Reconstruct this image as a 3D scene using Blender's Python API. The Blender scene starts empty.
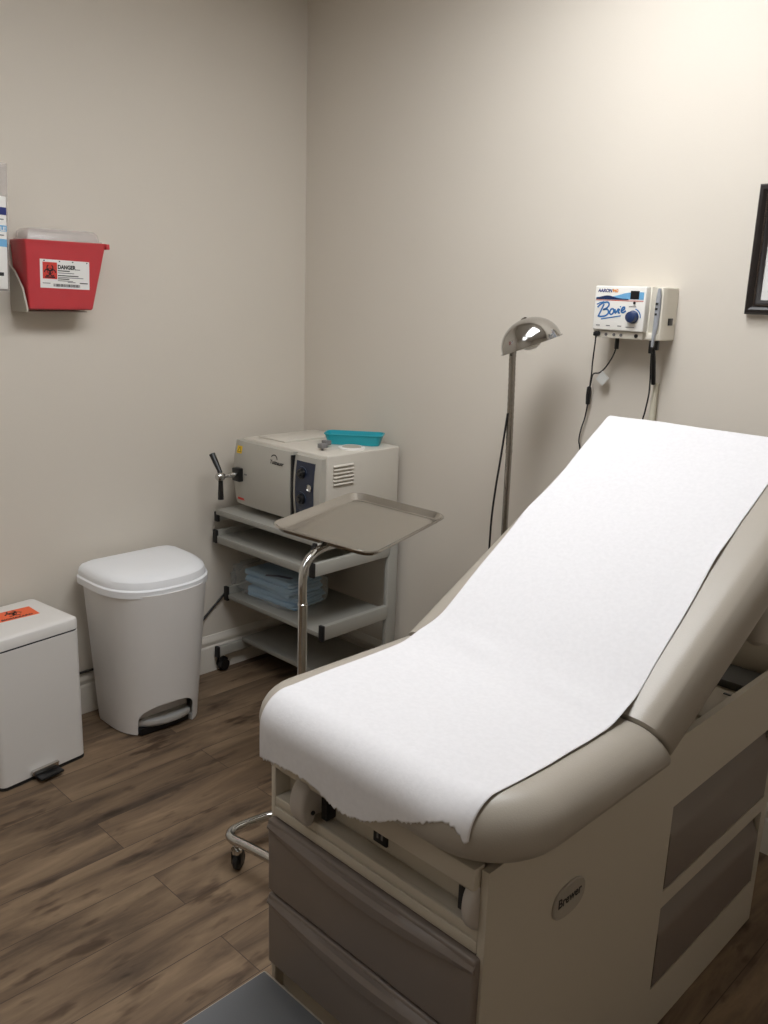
import bpy, bmesh, math, random
from mathutils import Vector as V, Matrix
random.seed(7)
sc = bpy.context.scene
COL = sc.collection
PI = math.pi
rad = math.radians

# ------------------------------------------------------------------ materials
def lin(c):
    return tuple((v/255/12.92) if v/255 <= .04045 else ((v/255+.055)/1.055)**2.4 for v in c)

def mat(name, rgb, rough=.5, metal=0., noise=0., nscale=8., bump=0., bscale=200., spec=.5, trans=0., alpha=1., coat=0., sss=0.):
    m = bpy.data.materials.new(name); m.use_nodes = True
    nt = m.node_tree; b = nt.nodes['Principled BSDF']
    c = lin(rgb) + (1,)
    b.inputs['Base Color'].default_value = c
    b.inputs['Roughness'].default_value = rough
    b.inputs['Metallic'].default_value = metal
    b.inputs['Specular IOR Level'].default_value = spec
    b.inputs['Transmission Weight'].default_value = trans
    b.inputs['Alpha'].default_value = alpha
    b.inputs['Coat Weight'].default_value = coat
    if sss:
        b.inputs['Subsurface Weight'].default_value = sss
        b.inputs['Subsurface Radius'].default_value = (.02, .008, .006)
        b.inputs['Subsurface Scale'].default_value = .5
    tc = nt.nodes.new('ShaderNodeTexCoord')
    if noise:
        n = nt.nodes.new('ShaderNodeTexNoise'); n.inputs['Scale'].default_value = nscale; n.inputs['Detail'].default_value = 5
        mx = nt.nodes.new('ShaderNodeMix'); mx.data_type = 'RGBA'
        mx.inputs[6].default_value = tuple(v*(1-noise) for v in c[:3]) + (1,)
        mx.inputs[7].default_value = tuple(min(1, v*(1+noise)) for v in c[:3]) + (1,)
        nt.links.new(tc.outputs['Object'], n.inputs['Vector'])
        nt.links.new(n.outputs['Fac'], mx.inputs[0])
        nt.links.new(mx.outputs[2], b.inputs['Base Color'])
    if bump:
        n2 = nt.nodes.new('ShaderNodeTexNoise'); n2.inputs['Scale'].default_value = bscale; n2.inputs['Detail'].default_value = 4
        bp = nt.nodes.new('ShaderNodeBump'); bp.inputs['Strength'].default_value = bump; bp.inputs['Distance'].default_value = .002
        nt.links.new(tc.outputs['Object'], n2.inputs['Vector'])
        nt.links.new(n2.outputs['Fac'], bp.inputs['Height'])
        nt.links.new(bp.outputs['Normal'], b.inputs['Normal'])
    return m

def emit_mat(name, rgb, strength):
    m = bpy.data.materials.new(name); m.use_nodes = True
    b = m.node_tree.nodes['Principled BSDF']
    b.inputs['Base Color'].default_value = (.8, .8, .8, 1)
    b.inputs['Emission Color'].default_value = rgb + (1,)
    b.inputs['Emission Strength'].default_value = strength
    return m

def floor_mat():
    m = bpy.data.materials.new('vinyl plank floor'); m.use_nodes = True
    nt = m.node_tree; N = nt.nodes; L = nt.links; b = N['Principled BSDF']
    tc = N.new('ShaderNodeTexCoord')
    sep = N.new('ShaderNodeSeparateXYZ'); L.new(tc.outputs['Object'], sep.inputs[0])
    cmb0 = N.new('ShaderNodeCombineXYZ'); L.new(sep.outputs['Y'], cmb0.inputs['X']); L.new(sep.outputs['X'], cmb0.inputs['Y'])
    cmb = N.new('ShaderNodeVectorMath'); cmb.operation = 'ADD'; cmb.inputs[1].default_value = (-.361, -.048, 0); L.new(cmb0.outputs[0], cmb.inputs[0])
    br = N.new('ShaderNodeTexBrick')
    br.offset = .37; br.inputs['Scale'].default_value = 1.
    br.inputs['Brick Width'].default_value = 1.22; br.inputs['Row Height'].default_value = .152
    br.inputs['Mortar Size'].default_value = .0012; br.inputs['Mortar Smooth'].default_value = .2; br.inputs['Bias'].default_value = 0
    br.inputs['Color1'].default_value = (0, 0, 0, 1); br.inputs['Color2'].default_value = (1, 1, 1, 1); br.inputs['Mortar'].default_value = (.5, .5, .5, 1)
    L.new(cmb.outputs[0], br.inputs['Vector'])
    # long grain
    mp = N.new('ShaderNodeMapping'); mp.inputs['Scale'].default_value = (1.5, 9, 1); L.new(cmb.outputs[0], mp.inputs['Vector'])
    addv = N.new('ShaderNodeVectorMath'); addv.operation = 'MULTIPLY_ADD'
    addv.inputs[1].default_value = (3.1, 7.7, 0); L.new(br.outputs['Color'], addv.inputs[0]); L.new(mp.outputs[0], addv.inputs[2])
    n1 = N.new('ShaderNodeTexNoise'); n1.inputs['Scale'].default_value = 1.6; n1.inputs['Detail'].default_value = 9; n1.inputs['Roughness'].default_value = .62; n1.inputs['Distortion'].default_value = .6
    L.new(addv.outputs[0], n1.inputs['Vector'])
    mp2 = N.new('ShaderNodeMapping'); mp2.inputs['Scale'].default_value = (6.5, 19, 1); L.new(cmb.outputs[0], mp2.inputs['Vector'])
    n2 = N.new('ShaderNodeTexNoise'); n2.inputs['Scale'].default_value = 1.; n2.inputs['Detail'].default_value = 3
    L.new(mp2.outputs[0], n2.inputs['Vector'])
    cr = N.new('ShaderNodeValToRGB')
    e = cr.color_ramp.elements
    e[0].position = .30; e[0].color = lin((72, 59, 48)) + (1,)
    e[1].position = .72; e[1].color = lin((146, 124, 99)) + (1,)
    k = cr.color_ramp.elements.new(.5); k.color = lin((115, 95, 75)) + (1,)
    L.new(n1.outputs['Fac'], cr.inputs[0])
    # dark knots
    kr = N.new('ShaderNodeValToRGB'); kr.color_ramp.elements[0].position = .57; kr.color_ramp.elements[0].color = (1, 1, 1, 1)
    kr.color_ramp.elements[1].position = .68; kr.color_ramp.elements[1].color = (.42, .38, .36, 1)
    L.new(n2.outputs['Fac'], kr.inputs[0])
    m1 = N.new('ShaderNodeMix'); m1.data_type = 'RGBA'; m1.blend_type = 'MULTIPLY'; m1.inputs[0].default_value = 1
    L.new(cr.outputs[0], m1.inputs[6]); L.new(kr.outputs[0], m1.inputs[7])
    # plank to plank tone
    mr = N.new('ShaderNodeMapRange'); mr.inputs[3].default_value = .84; mr.inputs[4].default_value = 1.08
    L.new(br.outputs['Color'], mr.inputs[0])
    m2 = N.new('ShaderNodeMix'); m2.data_type = 'RGBA'; m2.blend_type = 'MULTIPLY'; m2.inputs[0].default_value = 1
    L.new(m1.outputs[2], m2.inputs[6]); L.new(mr.outputs[0], m2.inputs[7])
    # seams
    m3 = N.new('ShaderNodeMix'); m3.data_type = 'RGBA'; m3.inputs[7].default_value = lin((70, 57, 47)) + (1,)
    L.new(br.outputs['Fac'], m3.inputs[0]); L.new(m2.outputs[2], m3.inputs[6])
    L.new(m3.outputs[2], b.inputs['Base Color'])
    b.inputs['Roughness'].default_value = .55; b.inputs['Specular IOR Level'].default_value = .35
    bp = N.new('ShaderNodeBump'); bp.inputs['Strength'].default_value = .25; bp.inputs['Distance'].default_value = .001
    L.new(n1.outputs['Fac'], bp.inputs['Height']); L.new(bp.outputs['Normal'], b.inputs['Normal'])
    return m

def paper_mat():
    m = mat('crepe exam paper', (236, 234, 233), rough=.85, spec=.2)
    nt = m.node_tree; N = nt.nodes; L = nt.links; b = N['Principled BSDF']
    tc = N.new('ShaderNodeTexCoord')
    n1 = N.new('ShaderNodeTexNoise'); n1.inputs['Scale'].default_value = 160; n1.inputs['Detail'].default_value = 4
    n2 = N.new('ShaderNodeTexNoise'); n2.inputs['Scale'].default_value = 14; n2.inputs['Detail'].default_value = 3
    L.new(tc.outputs['Object'], n1.inputs['Vector']); L.new(tc.outputs['Object'], n2.inputs['Vector'])
    ad = N.new('ShaderNodeMath'); ad.operation = 'MULTIPLY_ADD'; ad.inputs[1].default_value = .5
    L.new(n2.outputs['Fac'], ad.inputs[0]); L.new(n1.outputs['Fac'], ad.inputs[2])
    bp = N.new('ShaderNodeBump'); bp.inputs['Strength'].default_value = .22; bp.inputs['Distance'].default_value = .001
    L.new(ad.outputs[0], bp.inputs['Height']); L.new(bp.outputs['Normal'], b.inputs['Normal'])
    cr = N.new('ShaderNodeValToRGB'); cr.color_ramp.elements[0].color = lin((216, 214, 215)) + (1,); cr.color_ramp.elements[0].position = .35
    cr.color_ramp.elements[1].color = lin((220, 218, 219)) + (1,); cr.color_ramp.elements[1].position = .65
    n3 = N.new('ShaderNodeTexNoise'); n3.inputs['Scale'].default_value = 110; n3.inputs['Detail'].default_value = 6
    L.new(tc.outputs['Object'], n3.inputs['Vector']); L.new(n3.outputs['Fac'], cr.inputs[0]); L.new(cr.outputs[0], b.inputs['Base Color'])
    return m

M = {
 'wall': mat('beige wall paint', (215, 207, 195), .75, spec=.25, noise=.02, nscale=3, bump=.12, bscale=260),
 'ceil': mat('white ceiling paint', (226, 222, 214), .9, spec=.1),
 'trim': mat('cream gloss trim', (222, 216, 205), .4),
 'floor': floor_mat(),
 'putty': mat('putty painted steel', (186, 177, 161), .45, noise=.02, nscale=5),
 'badgegrey': mat('grey badge plastic', (158, 150, 138), .4),
 'taupe': mat('taupe drawer plastic', (120, 109, 101), .42, noise=.02, nscale=5),
 'vinyl': mat('stone grey vinyl upholstery', (163, 155, 143), .38, bump=.12, bscale=420, noise=.015, nscale=4),
 'paper': paper_mat(),
 'rubber': mat('black rubber', (24, 23, 23), .6),
 'black': mat('black plastic', (18, 18, 19), .35),
 'slate': mat('slate blue step rubber', (108, 110, 113), .6, bump=.2, bscale=300),
 'stirrup': mat('grey stirrup plastic', (176, 168, 159), .5),
 'white': mat('white plastic', (236, 237, 239), .35),
 'offwhite': mat('white bin body plastic', (226, 223, 220), .38, noise=.02, nscale=6),
 'wmetal': mat('white enamelled steel', (226, 223, 219), .3, noise=.015, nscale=5),
 'cart': mat('light grey cart laminate', (154, 152, 144), .45, noise=.02, nscale=8),
 'cartframe': mat('light grey cart frame enamel', (170, 168, 160), .4),
 'acbody': mat('autoclave ivory enamel', (204, 198, 187), .4),
 'acdoor': mat('autoclave door grey', (178, 174, 164), .4, noise=.02, nscale=12),
 'acpanel': mat('autoclave panel blue', (28, 38, 60), .25),
 'chrome': mat('polished chrome', (200, 200, 198), .1, metal=1),
 'lampchrome': mat('lamp chrome', (182, 180, 177), .13, metal=1),
 'steel': mat('brushed stainless', (206, 203, 198), .22, metal=1, noise=.04, nscale=30),
 'dkchrome': mat('worn chrome pole', (158, 153, 146), .26, metal=1, noise=.16, nscale=40),
 'red': mat('translucent red polypropylene', (196, 62, 68), .35, noise=.08, nscale=18, sss=.25),
 'clear': mat('clear plastic lid', (232, 226, 222), .18, trans=.4, alpha=.38),
 'clearbag': mat('clear plastic film', (225, 228, 228), .15, alpha=.24),
 'bracket': mat('grey bracket plastic', (172, 165, 152), .5),
 'label': mat('white label paper', (234, 232, 228), .6),
 'ink': mat('black ink', (26, 24, 26), .6),
 'inkgrey': mat('grey ink', (120, 118, 118), .6),
 'redink': mat('red label ink', (206, 60, 48), .6),
 'orange': mat('fluorescent orange sticker', (240, 106, 62), .55),
 'silver': mat('silver painted plastic', (196, 195, 192), .3, metal=.5),
 'teal': mat('teal plastic', (32, 158, 172), .4),
 'bluepad': mat('light blue nonwoven', (166, 204, 232), .8, noise=.06, nscale=30),
 'navy': mat('navy print', (28, 42, 112), .6),
 'bovie': mat('instrument ivory plastic', (226, 220, 206), .35),
 'boview': mat('instrument white panel', (236, 233, 226), .4),
 'blueink': mat('blue script ink', (44, 108, 170), .5),
 'sky': mat('pale blue print', (112, 172, 214), .5),
 'orangeink': mat('orange ink', (226, 140, 50), .5),
 'dialprint': mat('grey blue dial print', (74, 100, 126), .5),
 'knobblue': mat('navy knob plastic', (30, 50, 92), .3),
 'pen': mat('grey handpiece plastic', (150, 152, 156), .4),
 'tube': mat('beige cable cover', (208, 202, 182), .5),
 'tag': mat('translucent white tag', (224, 224, 220), .4, alpha=.9),
 'cord': mat('black cord', (30, 28, 27), .5),
 'frame': mat('black wood frame', (30, 24, 22), .35, bump=.3, bscale=60),
 'bead': mat('dark bronze beading', (62, 50, 40), .4),
 'matboard': mat('white mat board', (222, 220, 216), .7),
 'print': mat('grey framed print', (178, 180, 184), .6, noise=.15, nscale=14),
 'glass': mat('picture glass', (255, 255, 255), .03, trans=1., alpha=.12),
 'yellow': mat('yellow warning sticker', (232, 190, 30), .5),
 'lampglow': emit_mat('troffer diffuser', (.95, .972, 1.), 13.4),
 'lampdim': emit_mat('dim troffer diffuser', (.95, .972, 1.), 3.6),
 'bulb': mat('frosted bulb glass', (235, 232, 225), .4),
 'deckdark': mat('dark deck liner', (84, 84, 82), .6),
}

# ------------------------------------------------------------------ mesh builder
OFF = {}
def root_of(o):
    while o.parent: o = o.parent
    return o

class MB:
    def __init__(s): s.v = []; s.f = []
    def add(s, vs, fs):
        k = len(s.v); s.v += [V(p) for p in vs]; s.f += [tuple(i+k for i in f) for f in fs]; return s
    def bm_add(s, bm, mx=None):
        bm.verts.ensure_lookup_table(); bm.verts.index_update()
        s.add([(mx @ v.co) if mx else v.co.copy() for v in bm.verts], [[v.index for v in f.verts] for f in bm.faces]); bm.free(); return s
    def box(s, x0, x1, y0, y1, z0, z1, bev=0., seg=2, mx=None):
        bm = bmesh.new(); bmesh.ops.create_cube(bm, size=1)
        for v in bm.verts:
            v.co = V(((x0+x1)/2+v.co.x*(x1-x0), (y0+y1)/2+v.co.y*(y1-y0), (z0+z1)/2+v.co.z*(z1-z0)))
        if bev: bmesh.ops.bevel(bm, geom=bm.edges[:], offset=bev, segments=seg, affect='EDGES', profile=.5)
        return s.bm_add(bm, mx)
    def loft(s, rings, cap0=True, cap1=True, closed=False):
        n = len(rings[0]); vs = [p for r in rings for p in r]; fs = []
        m = len(rings)
        for i in range(m if closed else m-1):
            a = i*n; b = ((i+1) % m)*n
            for j in range(n):
                k = (j+1) % n; fs.append((a+j, a+k, b+k, b+j))
        if not closed:
            if cap0: fs.append(tuple(range(n))[::-1])
            if cap1: fs.append(tuple((m-1)*n+j for j in range(n)))
        return s.add(vs, fs)
    def tube(s, pts, r, n=10, closed=False, smooth=0, caps=True):
        pts = [V(p) for p in pts]
        if smooth: pts = catmull(pts, smooth, closed)
        m = len(pts); rs = r if isinstance(r, (list, tuple)) else [r]*m
        if len(rs) != m: rs = [rs[0]+(rs[-1]-rs[0])*i/(m-1) for i in range(m)]
        def tan(i):
            if closed: return (pts[(i+1) % m]-pts[i-1]).normalized()
            return (pts[min(i+1, m-1)]-pts[max(i-1, 0)]).normalized()
        t = tan(0); u = t.orthogonal().normalized(); rings = []
        for i in range(m):
            t2 = tan(i); u = (u - t2*u.dot(t2)).normalized(); w = t2.cross(u)
            rings.append([pts[i]+(u*math.cos(2*PI*k/n)+w*math.sin(2*PI*k/n))*rs[i] for k in range(n)])
        return s.loft(rings, caps, caps, closed)
    def lathe(s, prof, n=32, mx=None, c=(0, 0, 0)):
        rings = [[V((r*math.cos(2*PI*k/n), r*math.sin(2*PI*k/n), z)) for k in range(n)] for r, z in prof]
        if mx: rings = [[mx @ p for p in r] for r in rings]
        c = V(c); rings = [[p+c for p in r] for r in rings]
        return s.loft(rings, True, True)
    def prism(s, poly, d0, d1, fr):
        # poly in (u,v); fr maps (u,v,w) to a point; extruded from w=d0 to d1
        return s.loft([[fr(u, v, d0) for u, v in poly], [fr(u, v, d1) for u, v in poly]])
    def build(s, name, m, parent=None, off=None, angle=38, solid=True, kids=None):
        off = V(off) if off is not None else (OFF.get(root_of(parent).name, V((0, 0, 0))) if parent else V((0, 0, 0)))
        me = bpy.data.meshes.new(name)
        me.from_pydata([tuple(p-off) for p in s.v], [], s.f)
        if solid:
            bm = bmesh.new(); bm.from_mesh(me); bmesh.ops.remove_doubles(bm, verts=bm.verts, dist=1e-6)
            bmesh.ops.recalc_face_normals(bm, faces=bm.faces); bm.to_mesh(me); bm.free()
        me.polygons.foreach_set('use_smooth', [True]*len(me.polygons))
        me.set_sharp_from_angle(angle=rad(angle))
        me.materials.append(M[m]); me.update()
        o = bpy.data.objects.new(name, me); COL.objects.link(o)
        if parent: o.parent = parent
        else:
            o.location = off; OFF[o.name] = off
        return o

def catmull(p, k, closed=False):
    out = []; n = len(p)
    for i in range(n if closed else n-1):
        a = p[(i-1) % n] if (closed or i > 0) else p[0]*2-p[1]
        b = p[i]; c = p[(i+1) % n]
        d = p[(i+2) % n] if (closed or i+2 < n) else p[-1]*2-p[-2]
        for j in range(k):
            t = j/k
            out.append(.5*((2*b)+(c-a)*t+(2*a-5*b+4*c-d)*t*t+(3*b-a-3*c+d)*t**3))
    if not closed: out.append(p[-1])
    return out

def rrect(x0, x1, y0, y1, rs, d=0., n=6):
    # rounded rectangle, corner radii in order (x0,y0),(x1,y0),(x1,y1),(x0,y1), inset by d
    if not isinstance(rs, (list, tuple)): rs = [rs]*4
    cs = [(x0, y0, 1, 1, PI), (x1, y0, -1, 1, 1.5*PI), (x1, y1, -1, -1, 0), (x0, y1, 1, -1, .5*PI)]
    out = []
    for (x, y, sx, sy, a0), r in zip(cs, rs):
        cx = x+sx*r; cy = y+sy*r; q = r-d
        if q < .0005: cx += sx*(.0005-q); cy += sy*(.0005-q); q = .0005
        for i in range(n+1):
            a = a0+.5*PI*i/n; out.append((cx+q*math.cos(a), cy+q*math.sin(a)))
    return out

def tag(o, label, cat, group=None, kind=None):
    o['label'] = label; o['category'] = cat
    if group: o['group'] = group
    if kind: o['kind'] = kind
    return o
def thing(name, loc, label, cat, rz=0, group=None, world=True):
    o = bpy.data.objects.new(name, None); COL.objects.link(o)
    o.location = loc; o.rotation_euler = (0, 0, rz); o.empty_display_size = .05
    OFF[o.name] = V(loc) if world else V((0, 0, 0))
    return tag(o, label, cat, group)
def struct(o): o['kind'] = 'structure'; return o

class Fr:
    """flat frame: origin, U (right), W (up); N outwards"""
    def __init__(s, o, U, W):
        s.o = V(o); s.U = V(U).normalized(); s.W = V(W).normalized(); s.N = s.U.cross(s.W).normalized()
    def __call__(s, u, v, w=0.): return s.o+s.U*u+s.W*v+s.N*w
def ribbon(mb, fr, pts, wd, h=.0006, base=0., closed=False):
    pts = [V((p[0], p[1], 0)) for p in pts]; n = len(pts); A = []; B = []
    for i in range(n):
        if closed: t = pts[(i+1) % n]-pts[i-1]
        else: t = pts[min(i+1, n-1)]-pts[max(i-1, 0)]
        t.normalize(); q = V((-t.y, t.x, 0))*wd/2
        A.append(pts[i]+q); B.append(pts[i]-q)
    rings = [[fr(A[i].x, A[i].y, base), fr(B[i].x, B[i].y, base), fr(B[i].x, B[i].y, base+h), fr(A[i].x, A[i].y, base+h)] for i in range(n)]
    mb.loft(rings, True, True, closed)
def rect(mb, fr, u0, u1, v0, v1, h=.0006, base=0.):
    mb.prism([(u0, v0), (u1, v0), (u1, v1), (u0, v1)], base, base+h, fr)
def arc(cx, cy, r, a0, a1, n=14):
    return [(cx+r*math.cos(a0+(a1-a0)*i/n), cy+r*math.sin(a0+(a1-a0)*i/n)) for i in range(n+1)]
def biohazard(mb, fr, cx, cy, R, h=.0006, base=0.):
    w = R*.17
    for k in range(3):
        a = PI/2+k*2*PI/3
        x = cx+math.cos(a)*R*.47; y = cy+math.sin(a)*R*.47
        ribbon(mb, fr, arc(x, y, R*.46, a+.55, a+2*PI-.55, 20), w, h, base)
    ribbon(mb, fr, arc(cx, cy, R*.42, 0, 2*PI*.97, 20), w*.55, h, base)
def text_mb(mb, s, size, fr, u=0, v=0, align='LEFT', shear=0., sx=1., base=0., h=.0004, bold=.0005):
    cu = bpy.data.curves.new('lettering', 'FONT'); cu.body = s; cu.size = size; cu.align_x = align; cu.shear = shear; cu.extrude = h/2; cu.offset = bold; cu.resolution_u = 3
    ob = bpy.data.objects.new('lettering', cu); COL.objects.link(ob)
    dg = bpy.context.evaluated_depsgraph_get(); dg.update()
    me = bpy.data.meshes.new_from_object(ob.evaluated_get(dg))
    mb.add([fr(u+p.co.x*sx, v+p.co.y, base+h/2+p.co.z) for p in me.vertices], [tuple(f.vertices) for f in me.polygons])
    bpy.data.objects.remove(ob); bpy.data.curves.remove(cu); bpy.data.meshes.remove(me)

# ------------------------------------------------------------------ room
RX, RY, RH = 3.6, -3.6, 2.6
struct(MB().box(-.1, RX+.1, RY-.1, .1, -.1, 0).build('floor', 'floor'))
struct(MB().box(-.1, RX+.1, RY-.1, .1, RH, RH+.1).build('ceiling', 'ceil'))
struct(MB().box(-.1, 0, RY-.1, .1, 0, RH).build('wall_left', 'wall'))
struct(MB().box(0, RX, 0, .1, 0, RH).build('wall_back', 'wall'))
struct(MB().box(RX, RX+.1, RY-.1, .1, 0, RH).build('wall_right', 'wall'))
struct(MB().box(0, RX, RY-.1, RY, 0, RH).build('wall_front', 'wall'))
BP = [(0, 0), (.015, 0), (.015, .098), (.0135, .104), (.010, .108), (.0105, .116), (.013, .121), (.0125, .130), (.007, .139), (.004, .148), (0, .150)]
struct(MB().loft([[V((d, RY, z)) for d, z in BP], [V((d, 0, z)) for d, z in BP]]).build('baseboard_left', 'trim'))
struct(MB().loft([[V((0, -d, z)) for d, z in BP], [V((RX, -d, z)) for d, z in BP]]).build('baseboard_back', 'trim'))
struct(MB().loft([[V((RX-d, RY, z)) for d, z in BP], [V((RX-d, 0, z)) for d, z in BP]]).build('baseboard_right', 'trim'))
struct(MB().loft([[V((0, RY+d, z)) for d, z in BP], [V((RX, RY+d, z)) for d, z in BP]]).build('baseboard_front', 'trim'))

# ceiling troffers
def troffer(LX, LY, label, glow):
    t = thing('ceiling_light', (LX, LY, RH), label, 'ceiling light', 0, 'ceiling panel lights')
    mb = MB(); w, d = .30, .60
    for (a, b, c, e) in ((-w-.03, w+.03, -d-.03, -d), (-w-.03, w+.03, d, d+.03), (-w-.03, -w, -d, d), (w, w+.03, -d, d)):
        mb.box(LX+a, LX+b, LY+c, LY+e, RH-.022, RH-.0005, .003)
    mb.build('light_frame', 'white', t)
    MB().box(LX+-w+.001, LX+w-.001, LY-d+.001, LY+d-.001, RH-.016, RH-.004).build('diffuser', glow, t)
troffer(1.6, -1.0, 'white recessed fluorescent panel light set in the ceiling straight above the examination table', 'lampglow')
troffer(1.35, -2.5, 'white recessed fluorescent panel light set in the ceiling ahead of the table foot step', 'lampdim')

# ------------------------------------------------------------------ examination table
TX0, TX1, TYF, TYB = 1.612, 2.113, -1.432, -.309
TC = (TX0+TX1)/2
tb = thing('examination_table', (TC, -.87, 0), 'putty and taupe medical examination table with raised backrest and pull-out step', 'examination table')
mb = MB(); th = .013; TOP = .70
mb.box(TX0, TX0+th, TYF, TYB, 0, TOP, .003)                                   # side panel away from the badge
U0, U1, L0, L1 = .357, .549, .123, .319; SY0, SY1 = -.842, -.340
for (a, b, c, e) in ((TYF, SY0, 0, TOP), (SY1, TYB, 0, TOP), (SY0, SY1, U1, TOP), (SY0, SY1, L1, U0), (SY0, SY1, 0, L0)):
    mb.box(TX1-th, TX1, a, b, c, e)
mb.box(TX0+th, TX1-th, TYB-th, TYB, 0, TOP, .002)                              # rear
mb.box(TX0+th, TX1-th, TYF+.012, TYB-th, .642, .656)                           # deck under the cushions
mb.box(TX0+th, TX1-th, TYF+.034, TYF+.044, .56, .642)                          # back of the front opening
mb.box(TX0+th, TX1-th, TYF+.006, TYF+.034, .585, .5965, .002)                  # ledge
mb.box(TX0+th, TX1-th, TYF, TYF+.010, .577, .5965, .0025)                      # trim, two steps
mb.box(TX0+th, TX1-th, TYF-.002, TYF+.010, .556, .5765, .0025)
mb.box(TX0+th, TX1-th, TYF+.02, TYB-th, .03, .05)                              # bottom
mb.box(TX0+th, TX1-th, TYF+.02, TYF+.03, .05, .235)
mb.build('cabinet', 'putty', tb)
MB().box(TX0+th+.001, TX1-th-.002, TYF-.014, TYF+.012, .666, .704, .004).build('top_rail', 'putty', tb)

def front_drawer(z0, z1):
    o = MB().box(TX0+th*.4, TX1-th*.4, TYF-.012, TYF+.012, z0, z1, .005, 3).build('drawer', 'taupe', tb)
    mb = MB(); n = 28; rings = []
    xa, xb = TX0+th*.5, TX1-th*.5
    for i in range(n+1):
        s = i/n; x = xa+(xb-xa)*s; bow = math.sin(PI*s)
        out = TYF-.0125-.003-.011*bow; zt = z1-.006; zb = z1-.024-.016*bow**1.2
        rings.append([V((x, TYF-.011, zt)), V((x, out+.006, zt-.002)), V((x, out, zt-.010)), V((x, out+.001, zb+.003)), V((x, out+.004, zb)), V((x, TYF-.011, zb+.010*bow))])
    mb.loft(rings).build('drawer_pull', 'taupe', o)
front_drawer(.400, .553)
front_drawer(.240, .393)

def side_drawer(z0, z1):
    prof = [(-.006, z0), (0.0005, z0+.006), (.001, z1-.075), (-.0005, z1-.062), (-.009, z1-.045), (-.018, z1-.026), (-.022, z1-.010), (-.022, z1), (-.03, z1), (-.03, z0)]
    g = .003; n = 2
    rings = [[V((TX1+x, y, min(max(z, z0+g), z1-g))) for x, z in prof] for y in (SY0+g, SY1-g)]
    MB().loft(rings).build('side_drawer', 'taupe', tb)
side_drawer(U0, U1); side_drawer(L0, L1)

# stirrup ends in the front opening
def stirrup(xa, xb, dy=0):
    y = TYF+dy
    prof = [(y+.036, .660), (y+.012, .682), (y-.012, .676), (y-.027, .660), (y-.033, .640), (y-.032, .618), (y-.024, .600), (y-.012, .592), (y-.006, .602), (y+.000, .610), (y+.036, .610)]
    pts = catmull([V((0, a, b)) for a, b in prof], 3, True)
    rings = []
    for x, s in ((xa, .8), (xa+.003, .95), (xa+.007, 1), (xb-.007, 1), (xb-.003, .95), (xb, .8)):
        c = V((0, y-.005, .636)); rings.append([V((x, 0, 0))+c+(p-c)*s for p in pts])
    o = MB().loft(rings).build('stirrup', 'stirrup', tb)
    MB().lathe([(.004, -.002), (.004, .002)], 12, Matrix.Rotation(PI/2, 4, 'Y'), (xb+.0005, y-.010, .620)).build('pivot_pin', 'black', o)
stirrup(1.700, 1.738, .002)
stirrup(2.076, 2.1, .016)
for xa, xb in ((1.738, 1.752), (2.050, 2.069)): MB().box(xa, xb, TYF+.012, TYF+.0345, .600, .655, .001).build('stirrup_slot', 'black', tb)
o = MB().box(1.850, 1.882, TYF+.029, TYF+.0345, .606, .636, .002).build('power_socket', 'black', tb)
for xa in (1.859, 1.869): MB().box(xa, xa+.004, TYF+.0282, TYF+.0292, .616, .626).build('socket_slot', 'inkgrey', o)

# badge on the side
fr = Fr((TX1, -1.207, .541), (0, 1, 0), (0, 0, 1))
el = [(.047*math.copysign(abs(math.cos(a))**.8, math.cos(a)), .031*math.copysign(abs(math.sin(a))**.8, math.sin(a))) for a in [2*PI*i/40 for i in range(40)]]
mb = MB(); mb.loft([[fr(u, v, 0) for u, v in el], [fr(u, v, .0028) for u, v in el], [fr(u*.96, v*.95, .004) for u, v in el], [fr(u*.90, v*.88, .0034) for u, v in el]])
o = mb.build('badge', 'badgegrey', tb)
mb = MB(); text_mb(mb, 'Brewer', .024, fr, 0, -.004, 'CENTER', 0, .95, .0034); mb.build('lettering', 'ink', o, solid=False)

# deck details behind the backrest
MB().box(1.78, 2.085, -.66, -.50, .6562, .664, .003).build('deck_plate', 'putty', tb)
MB().box(2.055, 2.078, -.525, -.518, .6642, .6655).build('plate_slot', 'black', tb)
MB().box(1.70, 2.095, -.475, -.375, .6562, .675, .002).build('deck_liner', 'deckdark', tb)
MB().box(1.66, 2.095, -.365, -.326, .6562, .745, .008).build('rear_crossbar', 'putty', tb)

# pull-out step
SZ = .226
o = MB().box(TX0+.002, 2.03, TYF-.36, TYF-.016, SZ-.03, SZ-.004, .006).build('foot_step', 'putty', tb)
MB().box(TX0+.009, 2.022, TYF-.35, TYF-.024, SZ-.0045, SZ, .002).build('step_tread', 'slate', o)
for x in (TX0+.02, 2.0):
    MB().box(x-.012, x+.012, TYF-.34, TYF-.316, 0, SZ-.029, .003).build('step_leg', 'putty', o)
    MB().box(x-.009, x+.009, TYF-.315, TYF+.02, SZ-.075, SZ-.055, .002).build('step_rail', 'putty', o)

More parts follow.
